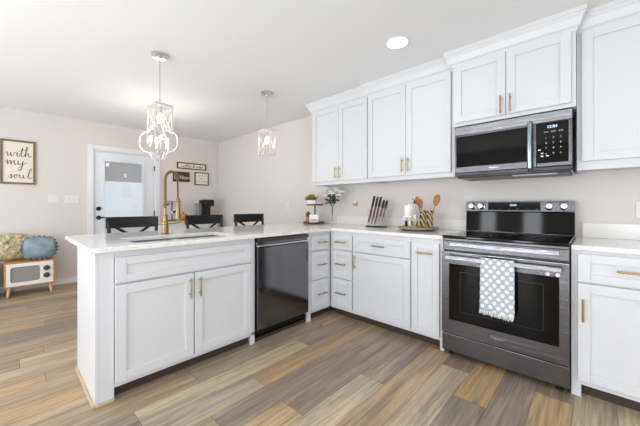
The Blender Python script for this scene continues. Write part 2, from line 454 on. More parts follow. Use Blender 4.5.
# corner drawer stack, range side
FY = -.61
t = thing('base_cabinet', 'white narrow three-drawer cabinet in the corner, on the range side', 'cabinet', (-1.185, FY, 0), 0)
MB().box(-.01, .293, 0.0, .60, ZB, ZT).build('body', M_white, t)
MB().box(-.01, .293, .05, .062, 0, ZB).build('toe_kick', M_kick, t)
for (a, b) in zs(): front('drawer', t, .028, .284, a, b, (.155, (a+b)/2+.005, False), rail=.05)
# middle cabinet
t = thing('base_cabinet', 'white wide base cabinet with one drawer over one door, under the knives', 'cabinet', (-.89, FY, 0), 0)
MB().box(0, .613, 0, .60, ZB, ZT).build('body', M_white, t)
MB().box(0, .613, .05, .062, 0, ZB).build('toe_kick', M_kick, t)
front('drawer', t, .008, .606, .700, .847, (.307, .778, False))
front('door', t, .008, .606, .105, .692, (.036, .60, True))
# pull-out
t = thing('base_cabinet', 'narrow white pull-out cabinet left of the range with a handle at its top', 'cabinet', (-.275, FY, 0), 0)
MB().box(0, .272, 0, .60, ZB, ZT).box(.240, .272, 0, .02, 0, ZB).build('body', M_white, t)
MB().box(0, .24, .05, .062, 0, ZB).build('toe_kick', M_kick, t)
front('door', t, .008, .240, .105, .847, (.124, .765, False), rail=.05)
# right of the range
t = thing('base_cabinet', 'white base cabinet right of the range with one drawer over a door', 'cabinet', (.765, FY, 0), 0)
MB().box(0, .51, 0, .60, ZB, ZT).box(0, .045, 0, .02, 0, ZB).build('body', M_white, t)
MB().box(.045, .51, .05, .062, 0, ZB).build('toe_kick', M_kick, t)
front('drawer', t, .030, .500, .700, .865, (.262, .785, False))
front('door', t, .030, .500, .105, .690, (.055, .535, True))
t = thing('base_cabinet', 'white base cabinet further right of the range, at the edge of view', 'cabinet', (1.28, FY, 0), 0)
MB().box(0, .9, 0, .60, ZB, ZT).build('body', M_white, t)
MB().box(0, .9, .05, .062, 0, ZB).build('toe_kick', M_kick, t)
front('drawer', t, .01, .89, .700, .865, (.45, .785, False))
front('door', t, .01, .447, .105, .690, (.41, .6, True)); front('door', t, .453, .89, .105, .690, (.49, .6, True))

# wall cabinets
def crown(x0, x1, yf, yl, yr, zb=2.315, zt=H-.001):
    """crown moulding in world coordinates; yl/yr = y to which the side returns run (None: no return)"""
    prof = [(0, zb), (.006, zb), (.010, zb+.018), (.022, zb+.03), (.038, zb+.075), (.048, zb+.09), (.051, zb+.098), (.056, zb+.10), (.056, zt), (0, zt)]
    mb = MB(); rows = []
    for (o, z) in prof:
        pts = []
        if yl is not None: pts += [(x0-o, yl, z), (x0-o, yf-o, z)]
        else: pts += [(x0, yf-o, z)]
        if yr is not None: pts += [(x1+o, yf-o, z), (x1+o, yr, z)]
        else: pts += [(x1, yf-o, z)]
        rows.append([mb.b.verts.new(p) for p in pts])
    n = len(rows)
    for i in range(n):
        A, B = rows[i], rows[(i+1) % n]
        for k in range(len(A)-1): mb.b.faces.new((A[k], A[k+1], B[k+1], B[k]))
    mb.b.faces.new([r[0] for r in rows]); mb.b.faces.new([r[-1] for r in rows][::-1])
    return mb
def wall_cab(label, x0, x1, yf, z0, z1, doors, side_l=None, side_r=None, cz=2.335):
    t = thing('wall_cabinet', label, 'cabinet', (x0, yf, z0), 0)
    MB().box(x0, x1, yf, -.003, z0+.015, H-.004).box(x0, x1, yf, yf+.02, z0, z0+.015).box(x0, x0+.018, yf+.02, -.003, z0, z0+.015).box(x1-.018, x1, yf+.02, -.003, z0, z0+.015).build('body', M_white, t, 0, world=True)
    crown(x0, x1, yf, side_l, side_r).build('crown_moulding', M_white, t, world=True)
    for (a, b, c, d, hx, hz) in doors:
        o = shaker(a, b, c, d, yf=yf-.002).build('door', M_white, t, .0022, world=True)
        mb = MB(); p = .032; h = .0675
        y = yf-.022
        if hx is not None:
            mb.tube([(hx, y-p, hz-h), (hx, y-p, hz+h)], .0058, 10)
            for s in (-1, 1): mb.tube([(hx, y, hz+s*(h-.022)), (hx, y-p, hz+s*(h-.022))], .0045, 8)
            hh = mb.build('handle', M_brass, o, smooth=True)
            hh.data.transform(Matrix.Translation((-x0, -yf, -z0)))
        else: mb.b.free()
    return t
wall_cab('white two-door wall cabinet farthest left, above the tiered tray', -1.765, -.905, -.315, 1.405, 2.3,
         [(-1.745, -1.3215, 1.447, 2.322, -1.35, 1.54), (-1.3165, -.918, 1.447, 2.322, -1.288, 1.54)], side_l=-.002)
wall_cab('white two-door wall cabinet in the middle, above the knives and next to the microwave', -.903, -.012, -.338, 1.405, 2.3,
         [(-.893, -.462, 1.447, 2.318, -.491, 1.545), (-.458, -.040, 1.447, 2.318, -.429, 1.545)], side_l=-.318)
wall_cab('short white two-door wall cabinet above the microwave', -.010, .778, -.40, 1.815, 2.3,
         [(.008, .3795, 1.842, 2.318, .351, 1.915), (.3835, .755, 1.842, 2.318, .412, 1.915)], side_l=-.34, side_r=-.34)
wall_cab('white wall cabinet right of the microwave', .780, 1.30, -.315, 1.395, 2.3,
         [(.806, 1.29, 1.452, 2.322, 1.24, 1.54)])
wall_cab('white wall cabinet at the right edge of view', 1.302, 2.10, -.315, 1.395, 2.3,
         [(1.312, 1.70, 1.452, 2.322, 1.67, 1.54), (1.704, 2.09, 1.452, 2.322, 1.735, 1.54)], side_r=-.002)

# ------------------------------------------------------------------ countertops
xs = [-2.18, -1.66, -1.28, -1.158, -.003]; ys = [-2.672, -2.42, -1.70, -.637, -.002]
def inc(i, j):
    if i <= 2: return not (i == 1 and j == 1)
    return j == 3
o = MB().cells(xs, ys, inc, .886, .916).build('countertop', M_quartz, None, .004)
tag(o, 'long L-shaped white quartz worktop running over the peninsula to the range', 'countertop')
o = MB().box(.765, 2.185, -.637, -.002, .886, .916).build('countertop', M_quartz, None, .004)
tag(o, 'short white quartz worktop right of the range', 'countertop')
o = MB().box(-1.60, -.003, -.022, -.002, .9165, 1.02).build('backsplash', M_quartz_plain, None, .002)
tag(o, 'low white quartz backsplash strip behind the knives, left of the range', 'backsplash')
o = MB().box(.80, 2.185, -.022, -.002, .9165, 1.025).build('backsplash', M_quartz_plain, None, .002)
tag(o, 'low white quartz backsplash strip right of the range', 'backsplash')
o = MB().box(-2.19, -1.82, -.03, -.002, .55, .884)  # support cleat under the overhang
o.b.free()

# sink
t = thing('sink', 'double-bowl stainless steel sink set under the peninsula worktop', 'sink', (-1.47, -2.06, .70), 0)
def bowl(y0, y1):
    x0, x1, z0, z1, k = -1.655, -1.285, .70, .885, .006
    return MB().box(x0, x1, y0, y1, z0, z0+k).box(x0, x0+k, y0, y1, z0+k, z1).box(x1-k, x1, y0, y1, z0+k, z1).box(x0+k, x1-k, y0, y0+k, z0+k, z1).box(x0+k, x1-k, y1-k, y1, z0+k, z1)
for (a, b) in ((-2.415, -2.07), (-2.05, -1.705)):
    o = bowl(a, b).build('bowl', M_steel, t, 0, world=True)
    MB().lathe([(.001, .001), (.04, .001), (.04, .004), (.001, .002)], (-1.47+1.47, (a+b)/2+2.06, .006)).build('drain', M_chrome, o)
MB().box(-1.655, -1.285, -2.07, -2.05, .86, .884).build('divider', M_steel, t, 0, world=True)

# faucet
FX, FYc = -1.745, -2.08
t = thing('faucet', 'tall antique-brass spring faucet with pull-down sprayer behind the sink', 'faucet', (FX, FYc, .916), R(43.18))
MB().lathe([(.034, 0), (.034, .006), (.025, .012), (.025, .080), (.032, .085), (.032, .10), (.020, .108), (.019, .155), (.015, .165), (.001, .165)]).build('base', M_brass2, t, smooth=True)
sp = []
arch = []
for i in range(11): arch.append(Vector((0, 0, .16+.30*i/10)))
for i in range(1, 19):
    a = math.pi*i/18; arch.append(Vector((.052-.052*math.cos(a), 0, .46+.062*math.sin(a))))
arch.append(Vector((.105, 0, .44)))
MB().tube(arch, .009, 10).build('neck', M_brass2, t, smooth=True)
# coil around the neck
def resample(pts, n):
    L = [0]
    for a, b in zip(pts, pts[1:]): L.append(L[-1]+(b-a).length)
    out = []
    for k in range(n):
        s = L[-1]*k/(n-1); i = max(j for j in range(len(L)) if L[j] <= s+1e-9); i = min(i, len(pts)-2)
        out.append(pts[i].lerp(pts[i+1], (s-L[i])/(L[i+1]-L[i])))
    return out
P = resample(arch[2:], 61*8)
coil = []
for i, p in enumerate(P):
    d = (P[min(i+1, len(P)-1)]-P[max(i-1, 0)]).normalized(); up = Vector((0, 1, 0)); sd = d.cross(up)
    a = 2*math.pi*i/8; coil.append(p+(up*math.cos(a)+sd*math.sin(a))*.0108)
MB().tube(coil, .0028, 5).build('spring', M_brass2, t, smooth=True)
MB().tube([(.104, 0, .445), (.106, 0, .33), (.107, 0, .27)], .006, 8).build('hose', M_black, t, smooth=True)
o = MB().lathe([(.012, .30), (.016, .29), (.017, .20), (.020, .17), (.024, .145), (.024, .135), (.001, .135)], (.107, 0, 0)).build('sprayer', M_brass2, t, smooth=True)
MB().tube([(0, 0, .272), (.09, 0, .272)], .005, 8).tube([(.107+.021*math.cos(2*math.pi*k/16), .021*math.sin(2*math.pi*k/16), .272) for k in range(16)], .004, 6, closed=True).build('sprayer_holder', M_brass2, t, smooth=True)
MB().tube([(-.045, 0, .092), (.0, 0, .092), (.06, .0, .096), (.125, 0, .106)], [.012, .014, .012, .009], 10).build('lever', M_brass2, t, smooth=True)

# ------------------------------------------------------------------ range
t = thing('kitchen_range', 'black stainless electric range with glass cooktop between the white cabinets', 'range', (.381, -.3, 0), 0)
g = lambda mb, n, m, p=t, b=.003, sm=False: mb.build(n, m, p, b, sm, world=True)
g(MB().box(.003, .759, -.635, -.03, .04, .905), 'body', M_bsteel_dk)
for (x, y) in ((.05, -.60), (.71, -.60), (.05, -.08), (.71, -.08)): g(MB().lathe([(.02, 0), (.02, .01), (.012, .012), (.012, .042)], (x, y, 0)), 'foot', M_rubber, b=0)
o = g(MB().box(.001, .761, -.665, -.075, .906, .926), 'cooktop', M_cook, b=.006)
M_ring = mat('grey_burner_print', S(70, 70, 74), .2)
for (x, y, r) in ((.19, -.50, .115), (.57, -.50, .095), (.19, -.22, .075), (.57, -.22, .105), (.38, -.2, .05)):
    mb = MB()
    for rr in (r, r*.62): mb.tube([(x+rr*math.cos(2*math.pi*k/36), y+rr*math.sin(2*math.pi*k/36), .9262) for k in range(36)], .0008, 4, closed=True)
    g(mb, 'burner_ring', M_ring, o, 0) if False else mb.build('burner_ring', M_ring, o, 0, world=False).data.transform(Matrix.Translation((-.381, .3, 0)))
# front manifold panel; its long bright bar is a reflection built as a strip
g(MB().box(.004, .758, -.660, -.636, .885, .905).box(.004, .758, -.655, -.636, .812, .885), 'front_panel', M_bsteel, b=.004)
g(MB().box(.05, .712, -.664, -.655, .842, .876), 'panel_reflection', M_bsteel_lit, b=.004)
# oven door
def frame_y(x0, x1, z0, z1, ix0, ix1, iz0, iz1, y0, y1):
    return MB().box(x0, ix0, y0, y1, z0, z1).box(ix1, x1, y0, y1, z0, z1).box(ix0, ix1, y0, y1, z0, iz0).box(ix0, ix1, y0, y1, iz1, z1)
dr = g(frame_y(.004, .758, .185, .803, .058, .712, .290, .715, -.676, -.637), 'oven_door', M_bsteel, b=.0)
def gs(mb, n, m, p, b=0, sm=False):     # sub-part in world coordinates, its parent carries no transform of its own
    o = mb.build(n, m, p, b, sm); o.data.transform(Matrix.Translation((-t.location[0], -t.location[1], -t.location[2]))); return o
gs(MB().box(.055, .715, -.672, -.640, .287, .718), 'oven_window', M_glassblk, dr, .001)
gs(MB().box(.045, .725, -.727, -.709, .752, .782).box(.045, .070, -.712, -.674, .756, .778).box(.700, .725, -.712, -.674, .756, .778), 'oven_handle', M_bsteel_lit, dr, .004)
gs(frame_y(.135, .635, .36, .66, .139, .631, .364, .656, -.6725, -.6718), 'window_border', mat('inner_window_line', S(34, 34, 36), .2), dr, 0)
text('Frigidaire', .022, M_silver, dr, Matrix.Translation((-.381, .3, 0)) @ faceY(.381, -.6765, .238), 'lettering')
for x in (.655, .705): gs(MB().lathe([(.001, 0), (.012, 0), (.012, .006), (.001, .008)], (x, -.672, .728), n=14, M=Matrix.Rotation(R(90), 3, 'X')).box(x-.024, x-.01, -.676, -.672, .724, .731), 'latch_button', M_plate, dr, 0, True)
g(MB().box(.004, .758, -.678, -.674, .797, .803), 'door_edge_highlight', M_bsteel_lit, b=.0008)  # thin bright strip standing in for the highlight on the door's top edge
g(MB().box(.004, .758, -.670, -.637, .045, .176), 'storage_drawer', M_bsteel, b=.004)
# backguard
g(MB().prism([(-.004, .926), (-.085, .926), (-.075, 1.10), (-.095, 1.105), (-.085, 1.19), (-.004, 1.19)], 0, .002, .760), 'backguard', M_bsteel, b=.002)
g(MB().prism([(-.0865, .930), (-.0765, 1.098), (-.074, 1.098), (-.074, .930)], 0, .002, .760), 'lower_glass', M_glassblk, b=0)
bgp = g(MB().prism([(-.0975, 1.115), (-.0895, 1.182), (-.086, 1.182), (-.086, 1.115)], 0, .185, .555), 'control_panel', M_glassblk, b=0)
M_lcd = mat('lit_display_digits', S(190, 220, 255), .4, emit=1.5)
text('12:04', .022, M_lcd, bgp, Matrix.Translation((-.381, .3, 0)) @ faceY(.37, -.0945, 1.158) @ Matrix.Rotation(R(-6.8), 4, 'X'), 'clock_digits', .0006)
for i in range(6): text('- - -', .012, M_silver, bgp, Matrix.Translation((-.381, .3, 0)) @ faceY(.22+.062*i, -.0985, 1.128) @ Matrix.Rotation(R(-6.8), 4, 'X'), 'button_marks', .0004)
for x in (.055, .128, .612, .700):
    K = Matrix.Rotation(R(90-6), 3, 'X')
    o = g(MB().lathe([(.032, 0), (.032, .006), (.026, .010), (.023, .030), (.020, .033), (.001, .033)], (x, -.091, 1.148), n=24, M=K), 'knob', M_silver, b=0, sm=True)
    gs(MB().box(x-.004, x+.004, -.132, -.12, 1.130, 1.166), 'knob_grip', M_silver, o, .002)

# towel
def towel():
    mb = MB(); x0, x1 = .289, .486; n = 26; prof = []
    for i in range(14): prof.append((-.704, .50+.26*i/13+0))
    for i in range(1, 8): a = math.pi*i/8; prof.append((-.718+.0135*math.cos(a), .782+.010*math.sin(a)))
    for i in range(30): prof.append((-.732, .775-.345*i/29))
    rows = []
    for k in range(n+1):
        u = k/n; row = []
        for j, (y, z) in enumerate(prof):
            s = max(0, (j-21)/30)
            fold = .008*math.sin(u*9+.6)*s + .004*math.sin(u*23)*s
            lean = -.004*s
            zz = z + (.014*(u-.5)*s*-1 if j > 20 else 0) + .006*math.sin(u*7)*s
            row.append(mb.b.verts.new((x0+(x1-x0)*u+lean*(1-u)+(.004 if u > .5 else 0)*s, y-abs(fold)-.002*s if j > 20 else y, zz)))
        rows.append(row)
    for A, B in zip(rows, rows[1:]):
        for j in range(len(prof)-1): mb.b.faces.new((A[j], B[j], B[j+1], A[j+1]))
    return mb
M_tow = mat('grey_towel_with_white_dots', S(170, 178, 188), .9)
nt = NT(M_tow); c = nt.n('ShaderNodeTexCoord'); sp_ = nt.n('ShaderNodeSeparateXYZ'); nt.l(c.outputs['Object'], sp_.inputs[0])
px = nt.math('DIVIDE', nt.math('ADD', sp_.outputs[0], 5), .048); pz = nt.math('DIVIDE', nt.math('ADD', sp_.outputs[2], 5.01), .030)
rowi = nt.math('FLOOR', pz); sh = nt.math('MULTIPLY', nt.math('MODULO', rowi, 2), .5)
ux = nt.math('MULTIPLY', nt.math('SUBTRACT', nt.math('FRACT', nt.math('ADD', px, sh)), .5), .048)
uz = nt.math('MULTIPLY', nt.math('SUBTRACT', nt.math('FRACT', pz), .5), .030)
dd = nt.math('SQRT', nt.math('ADD', nt.math('MULTIPLY', ux, ux), nt.math('MULTIPLY', uz, uz)))
nt.l(nt.mix(nt.math('LESS_THAN', dd, .0130), S(176, 184, 194), S(236, 238, 242)), nt.b.inputs['Base Color'])
nt.bump(nt.noise(nt.coord(), 500, 2), .3, .002)
tw = towel().build('dish_towel', M_tow, None, 0, True); tag(tw, 'grey dish towel with white dots hanging over the oven handle', 'towel')
sol = tw.modifiers.new('thick', 'SOLIDIFY'); sol.thickness = .003
mb = MB()
for k in range(44):
    u = k/43; x = .287+.199*u; z = .435-.010*(u-.5)
    mb.tube([(x, -.738-.004*math.sin(u*9), z), (x+random.uniform(-.003, .003), -.738, z-.02), (x+random.uniform(-.006, .006), -.736, z-.028-random.random()*.01)], [.0022, .002, .0012], 5)
o = mb.build('fringe', mat('white_cotton', S(238, 238, 238), .9), tw); o['kind'] = 'stuff'

# ------------------------------------------------------------------ microwave
t = thing('microwave', 'black stainless over-the-range microwave mounted under the short wall cabinet', 'microwave', (.381, -.2, 1.385), 0)
def gt(mb, n, m, b=.003, sm=False): return mb.build(n, m, t, b, sm, world=True)
def gsub(mb, n, m, p, b=0, sm=False):
    o = mb.build(n, m, p, b, sm); o.data.transform(Matrix.Translation((-t.location[0], -t.location[1], -t.location[2]))); return o
gt(MB().box(.012, .760, -.375, -.004, 1.392, 1.808), 'body', M_bsteel_dk)
gt(MB().box(.012, .760, -.412, -.376, 1.735, 1.804), 'vent_band', M_bsteel_lit, .004)
gt(MB().box(.012, .760, -.412, -.376, 1.400, 1.425), 'bottom_band', M_bsteel_dk, .004)
md = gt(frame_y(.012, .565, 1.427, 1.733, .024, .512, 1.470, 1.722, -.414, -.376), 'door', M_bsteel, 0)
gsub(MB().box(.020, .516, -.411, -.380, 1.466, 1.726), 'window', M_glassblk, md, .001)
gsub(MB().tube([(.532, -.412, 1.745), (.532, -.445, 1.735), (.532, -.456, 1.66), (.532, -.458, 1.58), (.532, -.456, 1.50), (.532, -.445, 1.425), (.532, -.412, 1.415)], .0155, 12), 'door_handle', mat('bright_handle_steel', S(160, 172, 184), .2, 1), md, 0, True)
text('Frigidaire', .016, M_silver, md, Matrix.Translation((-.381, .2, -1.385)) @ faceY(.30, -.4145, 1.450), 'lettering', .0006)
cp = gt(MB().box(.567, .760, -.412, -.376, 1.427, 1.733), 'control_section', M_bsteel, .003)
pn = gsub(MB().box(.570, .742, -.4145, -.411, 1.452, 1.730), 'control_panel', M_glassblk, cp, .001)
text('12:04', .026, M_lcd, cp, Matrix.Translation((-.381, .2, -1.385)) @ faceY(.655, -.415, 1.700), 'clock_digits', .0006)
keys = ['123', '456', '789']
for j, rowk in enumerate(['ABC', '123', '456', '789', '-0+']):
    for i, ch in enumerate(rowk):
        text('==' if j == 0 else ('o' if ch in '-+' else ch), .017 if j else .022, M_silver, cp, Matrix.Translation((-.381, .2, -1.385)) @ faceY(.622+.040*i, -.415, 1.665-.036*j-(.004 if j else 0)), 'key_mark', .0004)
for (x, z) in ((.585, 1.545), (.60, 1.52), (.60, 1.50), (.63, 1.50)): gsub(MB().box(x-.007, x+.007, -.4155, -.4144, z-.0035, z+.0035), 'key_mark', M_silver, cp)
gt(MB().box(.03, .745, -.40, -.05, 1.380, 1.391), 'underside_grille', M_black, .002)
gt(MB().box(.42, .68, -.405, -.33, 1.376, 1.3795), 'lamp_cover', mat('frosted_lamp_cover', S(225, 225, 220), .4), .001)

# ------------------------------------------------------------------ pendants and chandelier
def cage_pendant(loc, label, rz):
    t = thing('pendant_lamp', label, 'pendant lamp', loc, rz, 'box-cage pendants over the peninsula')
    MB().lathe([(.068, -.001), (.068, -.018), (.060, -.026), (.010, -.030), (.010, -.045), (.001, -.045)]).build('canopy', M_silver, t, smooth=True)
    MB().tube([(0, 0, -.04), (0, 0, -.44)], .0045, 8).build('rod', M_silver, t, smooth=True)
    s, zt, zb = .069, -.445, -.715
    fr = MB().box(-s-.006, s+.006, -s-.006, s+.006, zt-.006, zt+.012)
    for (a, b) in ((-s, -s), (-s, s), (s, -s), (s, s)): fr.box(a-.004, a+.004, b-.004, b+.004, zb, zt-.006)
    for q in (zb, zt-.045):
        fr.box(-s, s, -s-.005, -s+.005, q-.005, q+.005) if q == zb else None
        fr.box(-s, s, s-.005, s+.005, q-.005, q+.005) if q == zb else None
        fr.box(-s-.005, -s+.005, -s, s, q-.005, q+.005) if q == zb else None
        fr.box(s-.005, s+.005, -s, s, q-.005, q+.005) if q == zb else None
    for sg in (-1, 1):
        for (a0, a1) in ((-s, s), (s, -s)):
            fr.tube([(a0, sg*s, zt-.03), (a0*.55, sg*s, zt-.09), (a0*.05, sg*s, (zt+zb)/2), (a1*.55, sg*s, zb+.08), (a1, sg*s, zb+.02)], .0035, 6)
            fr.tube([(sg*s, a0, zt-.03), (sg*s, a0*.55, zt-.09), (sg*s, a0*.05, (zt+zb)/2), (sg*s, a1*.55, zb+.08), (sg*s, a1, zb+.02)], .0035, 6)
    fr.build('cage', mat('whitewashed_metal', S(214, 210, 204), .4, .3), t)
    MB().tube([(0, 0, zt-.006), (0, 0, zt-.06)], .016, 12).build('socket', M_silver, t, smooth=True)
    MB().lathe([(.010, 0), (.012, -.01), (.020, -.035), (.022, -.05), (.017, -.068), (.008, -.078), (.001, -.080)], (0, 0, zt-.06)).build('bulb', M_bulb, t, smooth=True)
    return t
cage_pendant((-1.84, -2.09, H), 'silver box-cage pendant lamp nearer the camera, above the sink', R(8.4))
cage_pendant((-1.865, -.95, H), 'silver box-cage pendant lamp farther away, above the far end of the peninsula', R(-10))
CX, CY = -3.19, -1.66
t = thing('chandelier', 'quatrefoil lantern chandelier with candle lights hanging behind the nearer pendant', 'chandelier', (CX, CY, H), R(43.18))
MB().lathe([(.065, -.001), (.065, -.02), (.012, -.03), (.001, -.03)]).tube([(0, 0, -.03), (0, 0, -.24)], .006, 8).build('canopy', M_silver, t, smooth=True)
cz = 1.965-H
half = [(0, .235), (.05, .232), (.085, .21), (.098, .175), (.125, .135), (.17, .125), (.205, .105), (.235, .065), (.245, 0)]
def sm(pts, k=3):
    out = []
    for a, b, c_, d in zip([pts[0]]+pts[:-2], pts[:-1], pts[1:], pts[2:]+[pts[-1]]):
        for i in range(k):
            u = i/k
            out.append(tuple(.5*((2*b[q])+(-a[q]+c_[q])*u+(2*a[q]-5*b[q]+4*c_[q]-d[q])*u*u+(-a[q]+3*b[q]-3*c_[q]+d[q])*u**3) for q in range(len(b))))
    return out+[tuple(pts[-1])]
hs = sm(half)
loop = [(x, z) for x, z in hs] + [(x, -z) for x, z in hs[::-1][1:]] + [(-x, -z) for x, z in hs[1:]] + [(-x, z) for x, z in hs[::-1][1:-1]]
fm = MB()
for a in (0, 90):
    ca, sa = math.cos(R(a)), math.sin(R(a))
    fm.tube([(x*ca, x*sa, z+cz) for x, z in loop], .0068, 8, closed=True)
fm.tube([(.06*math.cos(2*math.pi*k/24), .06*math.sin(2*math.pi*k/24), cz-.225) for k in range(24)], .006, 6, closed=True)
fm.build('lantern_frame', mat('whitewashed_lantern_metal', S(225, 220, 212), .4, .2), t, smooth=True)
arms = MB().tube([(0, 0, cz+.23), (0, 0, cz-.13)], .007, 8).ball((0, 0, cz-.14), .018)
for k in range(4):
    a = R(45+90*k); arms.tube([(0, 0, cz-.12), (.05*math.cos(a), .05*math.sin(a), cz-.135), (.09*math.cos(a), .09*math.sin(a), cz-.11), (.09*math.cos(a), .09*math.sin(a), cz-.07)], .005, 8)
arms.build('arms', M_silver, t, smooth=True)
for k in range(4):
    a = R(45+90*k); x, y = .09*math.cos(a), .09*math.sin(a)
    o = MB().tube([(x, y, cz-.07), (x, y, cz+.0)], .011, 10).build('candle_sleeve', M_plate, t, smooth=True)
    MB().lathe([(.008, 0), (.015, .02), (.016, .032), (.009, .055), (.001, .068)], (x, y, cz), n=14).build('bulb', M_candle, o, smooth=True)
# recessed lights
for i, (x, y) in enumerate(RECESSED):
    t = thing('recessed_light', ['round recessed ceiling light glowing above the drawers'][0] if i == 0 else ['', 'round recessed ceiling light to the right of the wall cabinets, out of view', 'round recessed ceiling light over the open kitchen floor, left of its twin', 'round recessed ceiling light over the open kitchen floor near the east window', 'round recessed ceiling light over the living area'][i], 'ceiling light', (x, y, H), 0, 'recessed ceiling lights')
    MB().tube([(.082*math.cos(2*math.pi*k/40), .082*math.sin(2*math.pi*k/40), -.001) for k in range(40)], .007, 8, closed=True).build('trim_ring', M_trim, t, smooth=True)
    MB().lathe([(.001, -.001), (.076, -.001), (.076, -.004), (.001, -.004)], n=32).build('diffuser', M_down, t)

# ------------------------------------------------------------------ electrical plates
def plate(label, cx, cz_, wy, n, wall, kind):
    if wall == 'x':
        t = thing(kind, label, kind.replace('_', ' '), (XW, cx, cz_), R(90))
    else:
        t = thing(kind, label, kind.replace('_', ' '), (cx, 0, cz_), 0)
    MB().box(-wy/2, wy/2, -.007, -.0005, -.058, .058).build('plate', M_plate, t, .003)
    for i in range(n):
        x = (i-(n-1)/2)*.046
        if kind == 'light_switch': MB().box(x-.015, x+.015, -.011, -.007, -.032, .032).build('rocker', M_plate, t, .002)
        else:
            for z in (-.02, .02): MB().lathe([(.015, 0), (.015, .003), (.001, .003)], (x, -.007, z), n=16, M=Matrix.Rotation(R(90), 3, 'X')).build('socket', M_plate, t)
    return t
plate('white double light switch on the door wall, farther from the door', -2.525, 1.249, .118, 2, 'x', 'light_switch')
plate('white triple light switch on the door wall, beside the door casing', -2.325, 1.249, .165, 3, 'x', 'light_switch')
plate('white light switch on the blank wall left of the tiered tray', -2.61, 1.15, .072, 1, 'y', 'light_switch')
plate('white outlet behind the flowers with a small orange plug-in in it', -1.295, 1.18, .072, 1, 'y', 'outlet')
plate('white outlet on the wall right of the range', 1.135, 1.125, .118, 2, 'y', 'outlet')
t = thing('plug_in_freshener', 'small orange plug-in air freshener in the outlet between flowers and knives', 'air freshener', (-1.295, -.011, 1.18))
MB().lathe([(.001, -.035), (.022, -.032), (.026, -.012), (.022, .005), (.001, .008)], (0, -.028, 0), n=16).build('body', mat('amber_liquid', S(214, 150, 112), .3), t, smooth=True)
MB().lathe([(.020, .005), (.018, .03), (.010, .042), (.001, .042)], (0, -.028, 0), n=16).build('cap', M_plate, t, smooth=True)

# ------------------------------------------------------------------ framed signs
M_cream = mat('cream_canvas', S(238, 230, 212), .8)
M_ink = mat('black_ink', S(30, 28, 28), .8)
def framed(label, y0, y1, z0, z1, fw, mf, mp, depth=.022):
    t = thing('framed_sign', label, 'sign', (XW+.001, (y0+y1)/2, (z0+z1)/2), R(90))
    w_, h_ = (y1-y0)/2, (z1-z0)/2
    frame_y(-w_, w_, -h_, h_, -w_+fw, w_-fw, -h_+fw, h_-fw, -depth, 0).build('frame', mf, t, .002)
    MB().box(-w_+fw, w_-fw, -depth*.45, 0, -h_+fw, h_-fw).build('panel', mp, t)
    return t, w_, h_, -depth*.45
t, w_, h_, yp = framed('tall cream sign reading with my soul in black script', -3.045, -2.712, 1.442, 2.03, .024, M_frame, M_cream)
def stroke(pts, r, mb, yp=yp):
    p = sm([tuple(q) for q in pts], 6)
    rr = []
    for i in range(len(p)):
        a = p[max(i-1, 0)]; b = p[min(i+1, len(p)-1)]; dz = b[1]-a[1]; rr.append(r*(1.0 if dz < 0 else .50))
    mb.tube([(x, yp-.0012, z) for x, z in p], rr, 6)
def place(strs, ox, oz, sc, r, mb):
    for s_ in strs: stroke([(ox+x*sc, oz+z*sc) for x, z in s_], r, mb)
mb = MB()
# script strokes, unit = x-height
WITH = [[(-.3, .7), (0, 1), (.1, .5), (.25, 0), (.5, .3), (.65, .9), (.7, .3), (.85, 0), (1.15, .35), (1.25, .95), (1.5, .8)],
        [(1.5, .8), (1.75, .95), (1.75, .3), (1.9, 0), (2.2, .3), (2.75, 1.7), (2.8, 2.3), (2.6, 1.6), (2.5, .4), (2.7, 0), (3.0, .3)], [(1.8, 1.55), (1.9, 1.65)],
        [(2.0, 1.35), (2.5, 1.5), (3.3, 1.75)],
        [(3.0, .3), (3.5, 1.5), (3.75, 2.5), (3.5, 2.6), (3.35, 1.5), (3.2, 0), (3.45, .7), (3.8, .95), (3.85, .4), (4.0, 0), (4.4, .45)]]
MY = [[(-.3, .2), (0, .9), (.1, .95), (.1, 0), (.3, .6), (.6, .95), (.65, 0), (.85, .6), (1.15, .95), (1.2, .3), (1.4, 0), (1.8, .4)],
      [(1.8, .9), (1.85, .3), (2.1, 0), (2.5, .5), (2.6, .95), (2.5, 0), (2.3, -1.0), (1.95, -1.3), (1.8, -.9), (2.3, -.3), (3.3, .7)]]
SOUL = [[(-.3, .1), (.1, .5), (.35, 1), (.45, .5), (.3, .05), (0, .0), (.5, .1), (.8, .5)],
        [(1.2, .95), (.9, .6), (.95, .1), (1.25, .05), (1.45, .5), (1.2, .95), (1.6, .8), (1.9, .9)],
        [(1.9, .95), (1.9, .3), (2.1, 0), (2.45, .4), (2.55, .95), (2.55, .3), (2.75, 0), (3.1, .3)],
        [(3.1, .3), (3.9, 1.6), (4.1, 2.5), (3.8, 2.5), (3.55, 1.4), (3.5, .4), (3.8, 0), (4.3, .5)]]
place(WITH, -.105, .075, .053, .0040, mb); place(MY, -.105, -.035, .057, .0042, mb); place(SOUL, -.085, -.215, .052, .0038, mb)
mb.build('lettering', M_ink, t, smooth=True)
M_dkfr = wood('dark_stained_frame', S(74, 58, 42), S(50, 38, 28))
t, w_, h_, yp2 = framed('long narrow dark-framed sign, topmost of the three over the coffee bar', -.828, -.272, 1.845, 1.965, .018, M_dkfr, M_cream)
text('coffee & cake', .075, M_ink, t, faceY(0, yp2-.001, -.002), 'lettering', .0008, shear=.3)
t, w_, h_, yp3 = framed('small dark brown sign with pale letters, lower left over the coffee bar', -.90, -.60, 1.60, 1.785, .012, M_dkfr, wood('red_brown_board', S(92, 58, 40), S(60, 36, 26)))
text('Sit Now', .085, M_cream, t, faceY(0, yp3-.001, -.012) @ Matrix.Scale(1.25, 4, (0, 1, 0)), 'lettering', .0008)
